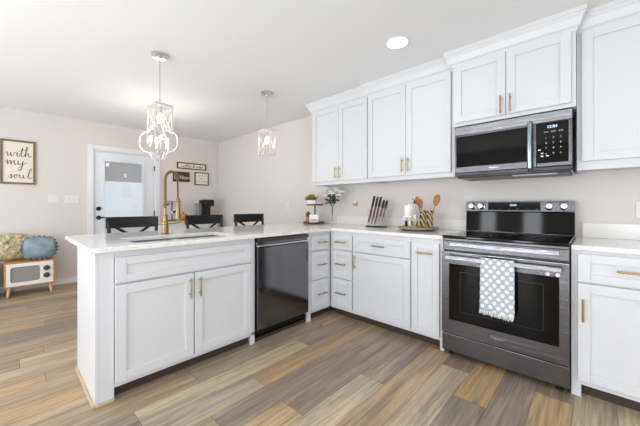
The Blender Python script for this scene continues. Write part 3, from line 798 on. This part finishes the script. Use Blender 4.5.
t, w_, h_, yp4 = framed('small square cream sign with faint lines of text, lower right over the coffee bar', -.50, -.222, 1.555, 1.80, .015, M_dkfr, M_cream)
M_faint = mat('faint_grey_ink', S(168, 158, 140), .8)
for i, s_ in enumerate(['but first', 'coffee', 'good morning']): text(s_, .038, M_faint, t, faceY(0, yp4-.001, .06-.055*i), 'lettering', .0006)

# ------------------------------------------------------------------ counter stools
def stool(loc, label):
    t = thing('counter_stool', label, 'stool', loc, R(0), 'black X-back stools behind the peninsula')
    # stool faces +x (towards the counter); back at local x = -.0
    hw = .225
    MB().box(.03, .43, -.215, .215, .62, .655).build('seat', M_dark, t, .012)
    for (x, y) in ((.40, -.19), (.40, .19)): MB().tube([(x+.02, y*1.05, 0), (x, y, .62)], [.015, .019], 8).build('leg', M_dark, t, smooth=True)
    for s in (-1, 1): MB().tube([(-.05, s*.20, 0), (.035, s*.195, .60), (.02, s*.20, .80), (-.01, s*.205, 1.0)], [.015, .019, .018, .015], 8).build('leg', M_dark, t, smooth=True)
    mb = MB(); n = 12; A = []
    for k in range(n+1):
        u = -1+2*k/n; x = -.012-.028*(1-u*u)
        A.append([mb.b.verts.new((x+dx, u*hw, z)) for dx, z in ((-.011, .938), (.011, .938), (.009, 1.045), (-.009, 1.045))])
    for P_, Q in zip(A, A[1:]):
        for j in range(4): mb.b.faces.new((P_[j], P_[(j+1) % 4], Q[(j+1) % 4], Q[j]))
    mb.b.faces.new(A[0]); mb.b.faces.new(A[-1][::-1]); mb.build('top_rail', M_dark, t, .004)
    MB().box(.005, .03, -.195, .195, .70, .74).build('lower_rail', M_dark, t, .003)
    for s in (-1, 1): MB().tube([(.018, -s*.19, .73), (0, 0, .85), (-.025, s*.185, .972)], .013, 8).build('cross_brace', M_dark, t, smooth=True)
    MB().tube([(.41, -.19, .25), (.41, .19, .25)], .011, 8).build('foot_rail', M_dark, t, smooth=True)
    return t
stool((-2.44, -2.13, 0), 'black X-back counter stool nearest the door, left of the faucet')
stool((-2.44, -1.405, 0), 'black X-back counter stool in the middle, right of the faucet')
stool((-2.44, -.80, 0), 'black X-back counter stool farthest right, near the blank wall')

# ------------------------------------------------------------------ coffee bar
t = thing('coffee_bar_cabinet', 'white sideboard with wooden top against the door wall, mostly behind the peninsula', 'sideboard', (XW+.22, -.70, 0))
MB().box(-.19, .19, -.46, .46, .08, .86).build('body', M_white, t, .003)
MB().box(-.21, .215, -.48, .48, .86, .89).build('top', M_ash, t, .003)
for s in (-1, 1):
    o = MB().box(.19, .208, min(s*.005, s*.45), max(s*.005, s*.45), .10, .84).build('door', M_white, t, .003)
    MB().ball((.222, s*.04, .55), .014).build('knob', M_black, o, smooth=True)
for (x, y) in ((-.17, -.43), (-.17, .43), (.17, -.43), (.17, .43)): MB().box(x-.02, x+.02, y-.02, y+.02, 0, .08).build('leg', M_white, t)
t = thing('coffee_maker', 'black single-serve coffee maker on the coffee bar', 'coffee maker', (-4.52, -.385, .89), R(10))
MB().box(-.11, .11, -.10, .10, 0, .025).box(-.11, -.01, -.10, .10, .025, .30).box(-.11, .11, -.09, .09, .25, .37).build('body', M_black, t, .012)
MB().box(-.06, .115, -.075, -.065, .37, .392).box(-.06, .115, .065, .075, .37, .392).box(.105, .118, -.065, .065, .37, .392).build('lid_handle', M_silver, t, .003)
MB().box(-.10, 0, -.175, -.102, .03, .31).build('water_tank', mat('smoky_plastic', S(150, 150, 148), .15, alpha=.6), t, .01)
def mug(loc, label, m, r=.042, h=.09, cat='mug', nm='mug', a=0):
    t = thing(nm, label, cat, loc, a)
    MB().lathe([(r*.8, 0), (r*.98, .008), (r, h*.5), (r, h), (r-.005, h), (r-.006, .01), (.001, .008)], n=20).build('cup', m, t, smooth=True)
    MB().tube([(0, -r+.002, h*.8), (0, -r-.022, h*.75), (0, -r-.026, h*.5), (0, -r-.018, h*.25), (0, -r+.004, h*.2)], .005, 8).build('handle', m, t, smooth=True)
    return t
M_orange = mat('orange_glaze', S(220, 122, 50), .3)
M_whitec = mat('white_ceramic', S(250, 250, 248), .25)
t = thing('pumpkin', 'small orange ceramic pumpkin on the coffee bar behind the faucet', 'pumpkin', (-4.47, -.84, .893))
def pf(v): a = math.atan2(v.y, v.x); return (1+.07*math.cos(8*a))*(1-.25*max(0, v.z)**6)
MB().ball((0, 0, .062), .078, 3, (1, 1, .82), pf).build('body', M_orange, t, smooth=True)
MB().tube([(0, 0, .11), (.004, 0, .135), (.015, 0, .15)], [.009, .007, .006], 8).build('stem', M_traywood, t, smooth=True)
mug((-4.42, -.62, .89), 'small orange mug between the pumpkin and the coffee maker', M_orange, .034, .075)
mug((-4.55, -.56, .89), 'white mug standing just left of the coffee maker', M_whitec, .036, .085)
mug((-4.42, -.30, .915) if False else (-4.36, -.40, .8905), 'small white cup just in front of the coffee maker', M_whitec, .03, .04)
t = thing('mug_tree', 'black mug tree on the coffee bar behind the sprayer', 'mug rack', (-4.55, -1.0, .89))
MB().lathe([(.065, 0), (.065, .012), (.012, .018), (.009, .02), (.009, .33), (.014, .34), (.001, .352)], n=20).build('post', M_black, t, smooth=True)
ARM = [(0, .30), (180, .30), (90, .20), (270, .20)]
mb = MB()
for a, z in ARM: mb.tube([(0, 0, z-.02), (.06*math.sin(R(a)), .06*math.cos(R(a)), z+.01)], .005, 6)
mb.build('arm', M_black, t, smooth=True)
M_spot = mat('black_and_white_glaze', S(235, 235, 232), .3); nt = NT(M_spot)
nt.l(nt.ramp(nt.noise(nt.coord(), 16, 1), [(.5, S(238, 238, 235)), (.52, S(26, 26, 28))], 'CONSTANT'), nt.b.inputs['Base Color'])
for (dy, dz, lb) in ((.085, .22, 'black and white mug hanging on the right of the mug tree'), (-.085, .22, 'black and white mug hanging on the left of the mug tree'), (.0, .12, 'black and white mug hanging lowest, in front of the mug tree')):
    mug((-4.55+(.085 if dy == 0 else 0), -1.0+dy, .89+dz), lb, M_spot, .038, .08, a=(math.pi if dy > 0 else 0) if dy else math.pi/2*3+math.pi*0)

# ------------------------------------------------------------------ items on the worktop
ZC = .9162
# tiered tray
TX, TY = -1.85, -.20
t = thing('tiered_tray', 'two-tier round wooden tray in the corner of the worktop', 'tray', (TX, TY, ZC))
def disc(r, z): return [(r*.96, z), (r, z+.004), (r, z+.02), (r-.008, z+.02), (r-.01, z+.010), (.001, z+.010)]
MB().lathe(disc(.145, .006), n=36).build('lower_tier', M_traywood, t, smooth=True)
MB().lathe(disc(.113, .238), (.02, 0, 0), n=36).build('upper_tier', M_traywood, t, smooth=True)
MB().lathe([(.009, .016), (.009, .10), (.014, .12), (.009, .14), (.009, .238)], (.02, 0, 0), n=12).build('post', M_black, t, smooth=True)
for k in range(3):
    a = R(120*k); MB().ball((.11*math.cos(a), .11*math.sin(a), .004), .006, 1, (1, 1, .7)).build('foot', M_black, t)
# potted greenery
t = thing('potted_plant', 'small green plant in a white box pot on the upper tier of the tray', 'plant', (TX-.03, TY-.01, ZC+.2485), R(43))
MB().box(-.055, .055, -.035, .035, 0, .062).build('pot', M_whitec, t, .006)
lf = MB()
for k in range(90):
    a = random.uniform(0, 2*math.pi); el = random.uniform(.25, 1.5); L = random.uniform(.05, .10)
    b = Vector((random.uniform(-.04, .04), random.uniform(-.025, .025), .058)); d = Vector((math.cos(a)*math.cos(el), math.sin(a)*math.cos(el), math.sin(el)))
    sd = d.cross(Vector((0, 0, 1))).normalized()*.008
    lf.tube([b, b+d*L*.5+sd*.3, b+d*L+Vector((0, 0, -.012*math.cos(el)))], [.003, .008, .001], 5)
o = lf.build('foliage', mat('olive_leaves', S(128, 122, 62), .6), t)
t = thing('bottle_vase', 'tiny blue and white bottle vase beside the plant on the upper tray tier', 'vase', (TX+.072, TY-.01, ZC+.2485))
M_bw = mat('blue_white_glaze', S(220, 222, 228), .3); nt = NT(M_bw)
nt.l(nt.ramp(nt.noise(nt.coord(), 60, 2), [(.5, S(225, 226, 230)), (.56, S(90, 96, 120))]), nt.b.inputs['Base Color'])
MB().lathe([(.018, 0), (.024, .02), (.02, .045), (.009, .055), (.011, .075), (.001, .075)], n=16).build('body', M_bw, t, smooth=True)
t = thing('jug', 'small brown glazed jug on the left of the lower tray tier', 'jug', (TX-.085, TY-.02, ZC+.0165))
MB().lathe([(.026, 0), (.034, .02), (.036, .05), (.034, .07)], n=20).build('base', mat('blush_glaze', S(196, 142, 122), .4), t, smooth=True)
MB().lathe([(.034, .0702), (.037, .09), (.032, .115), (.018, .13), (.014, .14), (.001, .143)], n=20).build('top', mat('brown_glaze', S(112, 66, 36), .35), t, smooth=True)
MB().tube([(.03, 0, .10), (.05, 0, .09), (.052, 0, .05), (.034, 0, .035)], .005, 8).build('handle', mat('brown_glaze_handle', S(112, 66, 36), .35), t, smooth=True)
t = thing('block_sign', 'small white block sign with black script on the right of the lower tray tier', 'sign', (TX+.055, TY-.055, ZC+.0165), R(35))
MB().box(-.058, .058, -.014, .014, 0, .105).build('block', M_whitec, t, .004)
text('hello', .045, M_ink, t, faceY(0, -.0148, .035), 'lettering', .0006, shear=.4)

# flowers
VX, VY = -1.53, -.20
t = thing('flower_vase', 'slender clear glass vase of white flowers next to the tiered tray', 'vase', (VX, VY, ZC))
MB().lathe([(.045, 0), (.045, .005), (.012, .012), (.008, .03), (.010, .12), (.020, .20), (.028, .235), (.025, .235), (.016, .20), (.006, .12), (.004, .04), (.001, .035)], n=24).build('vase_glass', M_glass, t, smooth=True)
st = MB()
M_leaf = mat('dark_green_leaves', S(62, 70, 46), .6); M_petal = mat('white_petals', S(244, 241, 234), .7)
FL = [(-.10, 0, .36), (-.045, .02, .41), (.02, -.03, .385), (.075, .01, .415), (.115, -.01, .36), (.03, .04, .44), (-.07, -.02, .44), (-.13, .02, .41), (.145, .02, .40)]
for (x, y, z) in FL: st.tube([(0, 0, .05), (x*.05, y*.1, .22), (x*.7, y*.7, z-.05), (x, y, z)], .0022, 5)
st.build('stems', M_leaf, t)
for (x, y, z) in FL:
    fb = MB()
    for k in range(26):
        a = 2.4*k; rr = .036*math.sqrt(k/26)*1.0
        fb.ball((x+rr*math.cos(a), y+rr*math.sin(a), z+.016*(1-k/26)-.0+.004*math.sin(k*3)), .014, 1, (1, 1, .6))
    fb.build('blossom', M_petal, t, smooth=True)
lf = MB()
for k in range(46):
    a = random.uniform(0, 2*math.pi); r0 = random.uniform(.0, .09); z = random.uniform(.27, .37)
    b = Vector((r0*math.cos(a)*1.1, r0*math.sin(a)*.5, z)); d = Vector((math.cos(a), math.sin(a)*.5, random.uniform(-.5, .5))).normalized()
    lf.tube([b, b+d*.022, b+d*.05], [.002, .012, .001], 5)
lf.build('leaves', M_leaf, t)

# knife block
KX, KY = -.905, -.175
t = thing('knife_block', 'clear acrylic knife stand on a dark base, left of the lazy susan', 'knife block', (KX, KY, ZC))
MB().box(-.112, .118, -.05, .05, 0, .014).build('base', M_dwood, t, .004)
MB().box(-.10, .118, -.016, -.008, .014, .20).box(-.10, .118, .026, .034, .014, .20).build('clear_panel', M_acryl, t, .001)
M_blade = mat('copper_tinted_blade', S(124, 98, 84), .2, 1)
kn = [(-.075, .225, .115, .026, 'largest black-handled knife, leftmost in the stand'), (-.035, .215, .105, .022, 'black-handled knife second from the left in the stand'), (.003, .215, .105, .022, 'black-handled knife third from the left in the stand'),
      (.043, .155, .085, .017, 'smaller black-handled knife fourth from the left in the stand'), (.078, .14, .08, .015, 'smallest black-handled knife, rightmost in the stand')]
for i, (x, bl, hl, bw, lb) in enumerate(kn):
    zg = .225+(.0 if i < 3 else -.015); hl *= 1.1; bw *= 1.1
    k = thing('kitchen_knife', lb, 'knife', (KX+x*1.1+.025, KY+.009, ZC+zg), 0, 'knives in the acrylic stand')
    T = Matrix.Rotation(R(14), 4, 'Y')
    hb = MB().prism([(-.0115, 0), (.0115, 0), (.0125, hl*.5), (.0115, hl*.92), (.006, hl), (-.009, hl*.97), (-.012, hl*.5)], 1, -.009, .009); bmesh.ops.transform(hb.b, matrix=T, verts=hb.b.verts); hb.build('knife_handle', M_black, k, .003)
    bl = min(bl, (zg-.02)/math.cos(R(14)))
    bb_ = MB().prism([(-bw*.5, 0), (bw*.5, 0), (bw*.5, -bl*.55), (-bw*.2, -bl), (-bw*.5, -bl*.95)], 1, -.0012, .0012); bmesh.ops.transform(bb_.b, matrix=T, verts=bb_.b.verts); bb_.build('blade', M_blade, k)

# lazy susan
LX, LY = -.395, -.235
t = thing('lazy_susan', 'round wooden lazy susan on the worktop left of the range', 'turntable', (LX, LY, ZC))
MB().lathe([(.155, 0), (.155, .012), (.001, .012)], n=32).build('base', M_black, t, smooth=True)
MB().lathe([(.001, .013), (.185, .013), (.192, .017), (.192, .028), (.185, .031), (.001, .030)], n=48).build('plate', wood('grey_washed_wood', S(178, 160, 138), S(140, 122, 102)), t, smooth=True)
ZL = ZC+.0315
t = thing('canister', 'white lidded canister on top of a small shelf on the lazy susan', 'canister', (LX-.10, LY+.02, ZL+.098))
MB().lathe([(.044, 0), (.048, .006), (.048, .105), (.044, .112), (.001, .113)], n=28).build('body', M_whitec, t, smooth=True)
MB().lathe([(.001, .113), (.012, .113), (.010, .125), (.001, .128)], n=14).build('lid_knob', M_whitec, t, smooth=True)
t = thing('spice_riser', 'small dark wire riser carrying the white canister', 'rack', (LX-.10, LY+.02, ZL))
rb = MB().box(-.045, .045, -.04, .04, .092, .097)
for (x, y) in ((-.042, -.048), (.042, -.048), (-.042, .048), (.042, .048)): rb.tube([(x, y, 0), (x, y, .092)], .003, 6)
rb.build('frame', M_silver, t)
for (dx, m, cap, lb) in ((-.018, M_black, M_silver, 'black pepper shaker under the white canister'), (.018, M_whitec, M_silver, 'white salt shaker under the white canister')):
    t = thing('shaker', lb, 'shaker', (LX-.10+dx*1.2, LY-.0, ZL))
    MB().lathe([(.014, 0), (.015, .004), (.013, .055)], n=16).build('body', m, t, smooth=True)
    MB().lathe([(.013, .0551), (.013, .066), (.007, .074), (.001, .075)], n=16).build('cap', cap, t, smooth=True)
t = thing('oil_bottle', 'clear glass bottle with green-gold oil and black pourer on the lazy susan', 'bottle', (LX-.0, LY-.07, ZL))
MB().lathe([(.028, 0), (.030, .004), (.030, .12), (.024, .15), (.010, .18), (.010, .225), (.008, .225), (.008, .18), (.022, .148), (.028, .12), (.028, .006), (.001, .004)], n=24).build('bottle_glass', M_glass, t, smooth=True)
MB().lathe([(.001, .0055), (.0268, .007), (.0268, .060), (.001, .060)], n=24).build('oil', mat('olive_oil', S(170, 150, 20), .1), t, smooth=True)
MB().lathe([(.009, .222), (.011, .228), (.011, .24), (.004, .25), (.001, .25)], n=12).tube([(0, 0, .245), (-.006, 0, .262), (-.022, 0, .275)], .0045, 8).build('pourer', M_black, t, smooth=True)
M_crock = wood('patterned_gold_crock', S(176, 146, 92), S(150, 118, 68)); nt = NT(M_crock)
cc = nt.n('ShaderNodeTexCoord'); wv = nt.n('ShaderNodeTexWave', wave_type='BANDS', bands_direction='DIAGONAL'); wv.inputs['Scale'].default_value = 12; wv.inputs['Distortion'].default_value = 5
nt.l(cc.outputs['Object'], wv.inputs['Vector']); nt.l(nt.ramp(wv.outputs[0], [(.35, S(52, 46, 38)), (.5, S(196, 166, 108))]), nt.b.inputs['Base Color'])
crocks = [(.060, -.02, 'left of the two patterned gold utensil crocks on the lazy susan'), (.122, -.01, 'right of the two patterned gold utensil crocks on the lazy susan')]
for (dx, dy, lb) in crocks:
    t = thing('utensil_crock', lb, 'utensil holder', (LX+dx, LY+dy, ZL), 0, 'utensil crocks')
    MB().lathe([(.027, 0), (.029, .004), (.029, .160), (.025, .160), (.025, .008), (.001, .006)], n=24).build('crock', M_crock, t, smooth=True)
def spoon(base, tip, label, m=M_spoon, w_=.026, L=.075):
    b, e = Vector(base), Vector(tip); d = (e-b).normalized()
    t = thing('wooden_spoon', label, 'spoon', base, 0, 'wooden utensils in the crocks')
    MB().tube([(0, 0, 0), d*((e-b).length-L*.6)], .0055, 8).build('spoon_handle', m, t, smooth=True)
    q = Vector((0, 0, 1)).rotation_difference(d).to_matrix()
    c_ = d*((e-b).length-L*.4)
    hb = MB(); vs = bmesh.ops.create_icosphere(hb.b, subdivisions=3, radius=1)['verts']
    for v in vs: v.co = q @ Vector((v.co.x*w_, v.co.y*.008, v.co.z*L*.62)) + c_
    hb.build('spoon_bowl', m, t, smooth=True)
spoon((LX+.064, LY-.02, ZL+.012), (LX-.0, LY-.015, ZL+.282), 'wooden spoon leaning far left out of the left crock')
spoon((LX+.056, LY-.013, ZL+.012), (LX+.030, LY-.005, ZL+.255), 'wooden spatula leaning slightly left out of the left crock', w_=.022)
spoon((LX+.116, LY-.012, ZL+.012), (LX+.195, LY-.0, ZL+.292), 'large wooden spoon leaning right out of the right crock', w_=.032, L=.09)

# ------------------------------------------------------------------ retro cabinet with cushions
t = thing('retro_cabinet', 'small white and oak television-shaped cabinet on the floor left of the peninsula', 'cabinet', (-4.60, -2.775, 0))
x0, x1, y0, y1, z0, z1 = -.15, .15, -.235, .235, .12, .436
MB().box(x0, x1, y0, y0+.018, z0, z1).box(x0, x1, y1-.018, y1, z0, z1).box(x0, x1, y0+.018, y1-.018, z0, z0+.018).box(x0, x1, y0+.018, y1-.018, z1-.018, z1).box(x0, x0+.01, y0+.018, y1-.018, z0+.018, z1-.018).build('case', M_oak, t, .002)
# front with rounded screen opening
def rrect(cx_, cz_, w_, h_, r, n=6):
    P_ = []
    for (sx_, sz_, a0) in ((1, 1, 0), (-1, 1, 90), (-1, -1, 180), (1, -1, 270)):
        for k in range(n+1):
            a = R(a0+90*k/n); P_.append((cx_+sx_*(w_-r)+r*math.cos(a), cz_+sz_*(h_-r)+r*math.sin(a)))
    return P_
mb = MB(); O = rrect(0, .278, .217, .140, .004); I = rrect(-.045, .278, .135, .098, .03)
vo = [[mb.b.verts.new((xx, y, z)) for (y, z) in O] for xx in (.137, .149)]; vi = [[mb.b.verts.new((xx, y, z)) for (y, z) in I] for xx in (.137, .149)]
n = len(O)
for k in range(n):
    k2 = (k+1) % n
    mb.b.faces.new((vo[1][k], vo[1][k2], vi[1][k2], vi[1][k])); mb.b.faces.new((vo[0][k], vi[0][k], vi[0][k2], vo[0][k2]))
    mb.b.faces.new((vo[0][k], vo[0][k2], vo[1][k2], vo[1][k])); mb.b.faces.new((vi[0][k], vi[1][k], vi[1][k2], vi[0][k2]))
mb.build('front_panel', mat('white_lacquer', S(240, 238, 232), .35), t)
MB().prism(rrect(-.045, .278, .138, .101, .03), 0, .128, .136).build('screen', mat('grey_fabric_screen', S(150, 148, 146), .6), t)
for z in (.33, .235):
    o = MB().lathe([(.034, 0), (.034, .010), (.024, .022), (.001, .024)], (.149, .155, z-.0), n=20, M=Matrix.Rotation(R(90), 3, 'Y')).build('dial', mat('dark_grey_dial', S(70, 72, 76), .4), t, smooth=True)
for (a, b) in ((-.11, -.19), (-.11, .19), (.11, -.19), (.11, .19)): MB().tube([(a*1.05, b*1.07, 0), (a, b, .12)], [.012, .020], 10).build('leg', M_ash, t, smooth=True)

def pillow(label, loc, w_, h_, th, m, rx, rz, wr=.0, name='cushion'):
    t = thing(name, label, 'cushion', loc, rz)
    mb = MB(); n = 22; G = {}
    T = Matrix.Rotation(rx, 4, 'Y')
    for sgn in (1, -1):
        for i in range(n+1):
            for j in range(n+1):
                u, v = -1+2*i/n, -1+2*j/n
                if sgn == -1 and (i in (0, n) or j in (0, n)): G[(sgn, i, j)] = G[(1, i, j)]; continue
                e = (1-u**4)**.5*(1-v**4)**.5
                sh = 1-.10*(u*u*v*v) if True else 1
                x_ = sgn*th*e
                if wr: x_ += wr*noise.noise(Vector((u*4+sgn, v*4, loc[1]*9)))*min(1, e*1.5) + wr*.5*noise.noise(Vector((u*11, v*11, sgn)))*min(1, e*2)
                yy, zz = u*w_*(1-.12*v*v), v*h_*(1-.12*u*u)
                G[(sgn, i, j)] = mb.b.verts.new(T @ Vector((x_, yy, zz)))
        for i in range(n):
            for j in range(n):
                q = (G[(sgn, i, j)], G[(sgn, i+1, j)], G[(sgn, i+1, j+1)], G[(sgn, i, j+1)])
                mb.b.faces.new(q if sgn == 1 else q[::-1])
    mb.build('cover', m, t, smooth=True)
    return t, T
M_blue = mat('dusty_blue_velvet', S(134, 152, 164), .85); nt = NT(M_blue)
nt.l(nt.ramp(nt.noise(nt.coord(), 9, 5), [(.35, S(118, 136, 148)), (.65, S(156, 170, 178))]), nt.b.inputs['Base Color']); nt.bump(nt.noise(nt.coord(), 220, 2), .5, .004)
t, T = pillow('dusty blue cushion with grey pompom fringe lying on the retro cabinet', (-4.54, -2.685, .592), .163, .155, .085, M_blue, R(-32), 0)
M_pom = mat('grey_yarn', S(112, 112, 112), .95)
for k in range(20):
    a = 2*math.pi*k/20; u, v = math.cos(a), math.sin(a); s_ = 1/max(abs(u), abs(v))**.55
    uu, vv = u*s_, v*s_
    MB().ball(T @ Vector((0, uu*.172*(1-.10*vv*vv), vv*.163*(1-.08*uu*uu))), .019, 2, (1, 1, 1), lambda q: 1+.2*noise.noise(q*5)).build('pompom', M_pom, t, smooth=True)
M_gold = mat('crinkled_champagne_fabric', S(206, 188, 150), .35, .25); nt = NT(M_gold)
nn = nt.noise(nt.coord(), 26, 5, .7, 1.5)
nt.l(nt.ramp(nn, [(.36, S(150, 122, 78)), (.48, S(210, 190, 148)), (.62, S(244, 236, 216))]), nt.b.inputs['Base Color']); nt.bump(nn, .9, .02)
pillow('crinkled champagne-gold cushion leaning behind the blue one', (-4.68, -2.985, .616), .205, .175, .065, M_gold, R(-10), R(6), .03)
o = thing('storage_basket', 'grey woven basket on the floor left of the retro cabinet, at the picture edge', 'basket', (-4.60, -3.22, 0))
M_bask = mat('grey_woven_rush', S(120, 126, 134), .8); nt = NT(M_bask); wv = nt.n('ShaderNodeTexWave', bands_direction='Z'); wv.inputs['Scale'].default_value = 30; wv.inputs['Distortion'].default_value = 3
cc = nt.n('ShaderNodeTexCoord'); nt.l(cc.outputs['Object'], wv.inputs['Vector']); nt.bump(wv.outputs[0], .8, .01)
MB().lathe([(.13, 0), (.155, .02), (.17, .2), (.175, .40), (.165, .41), (.155, .40), (.15, .03), (.001, .02)], n=32).build('basket_wall', M_bask, o, smooth=True)
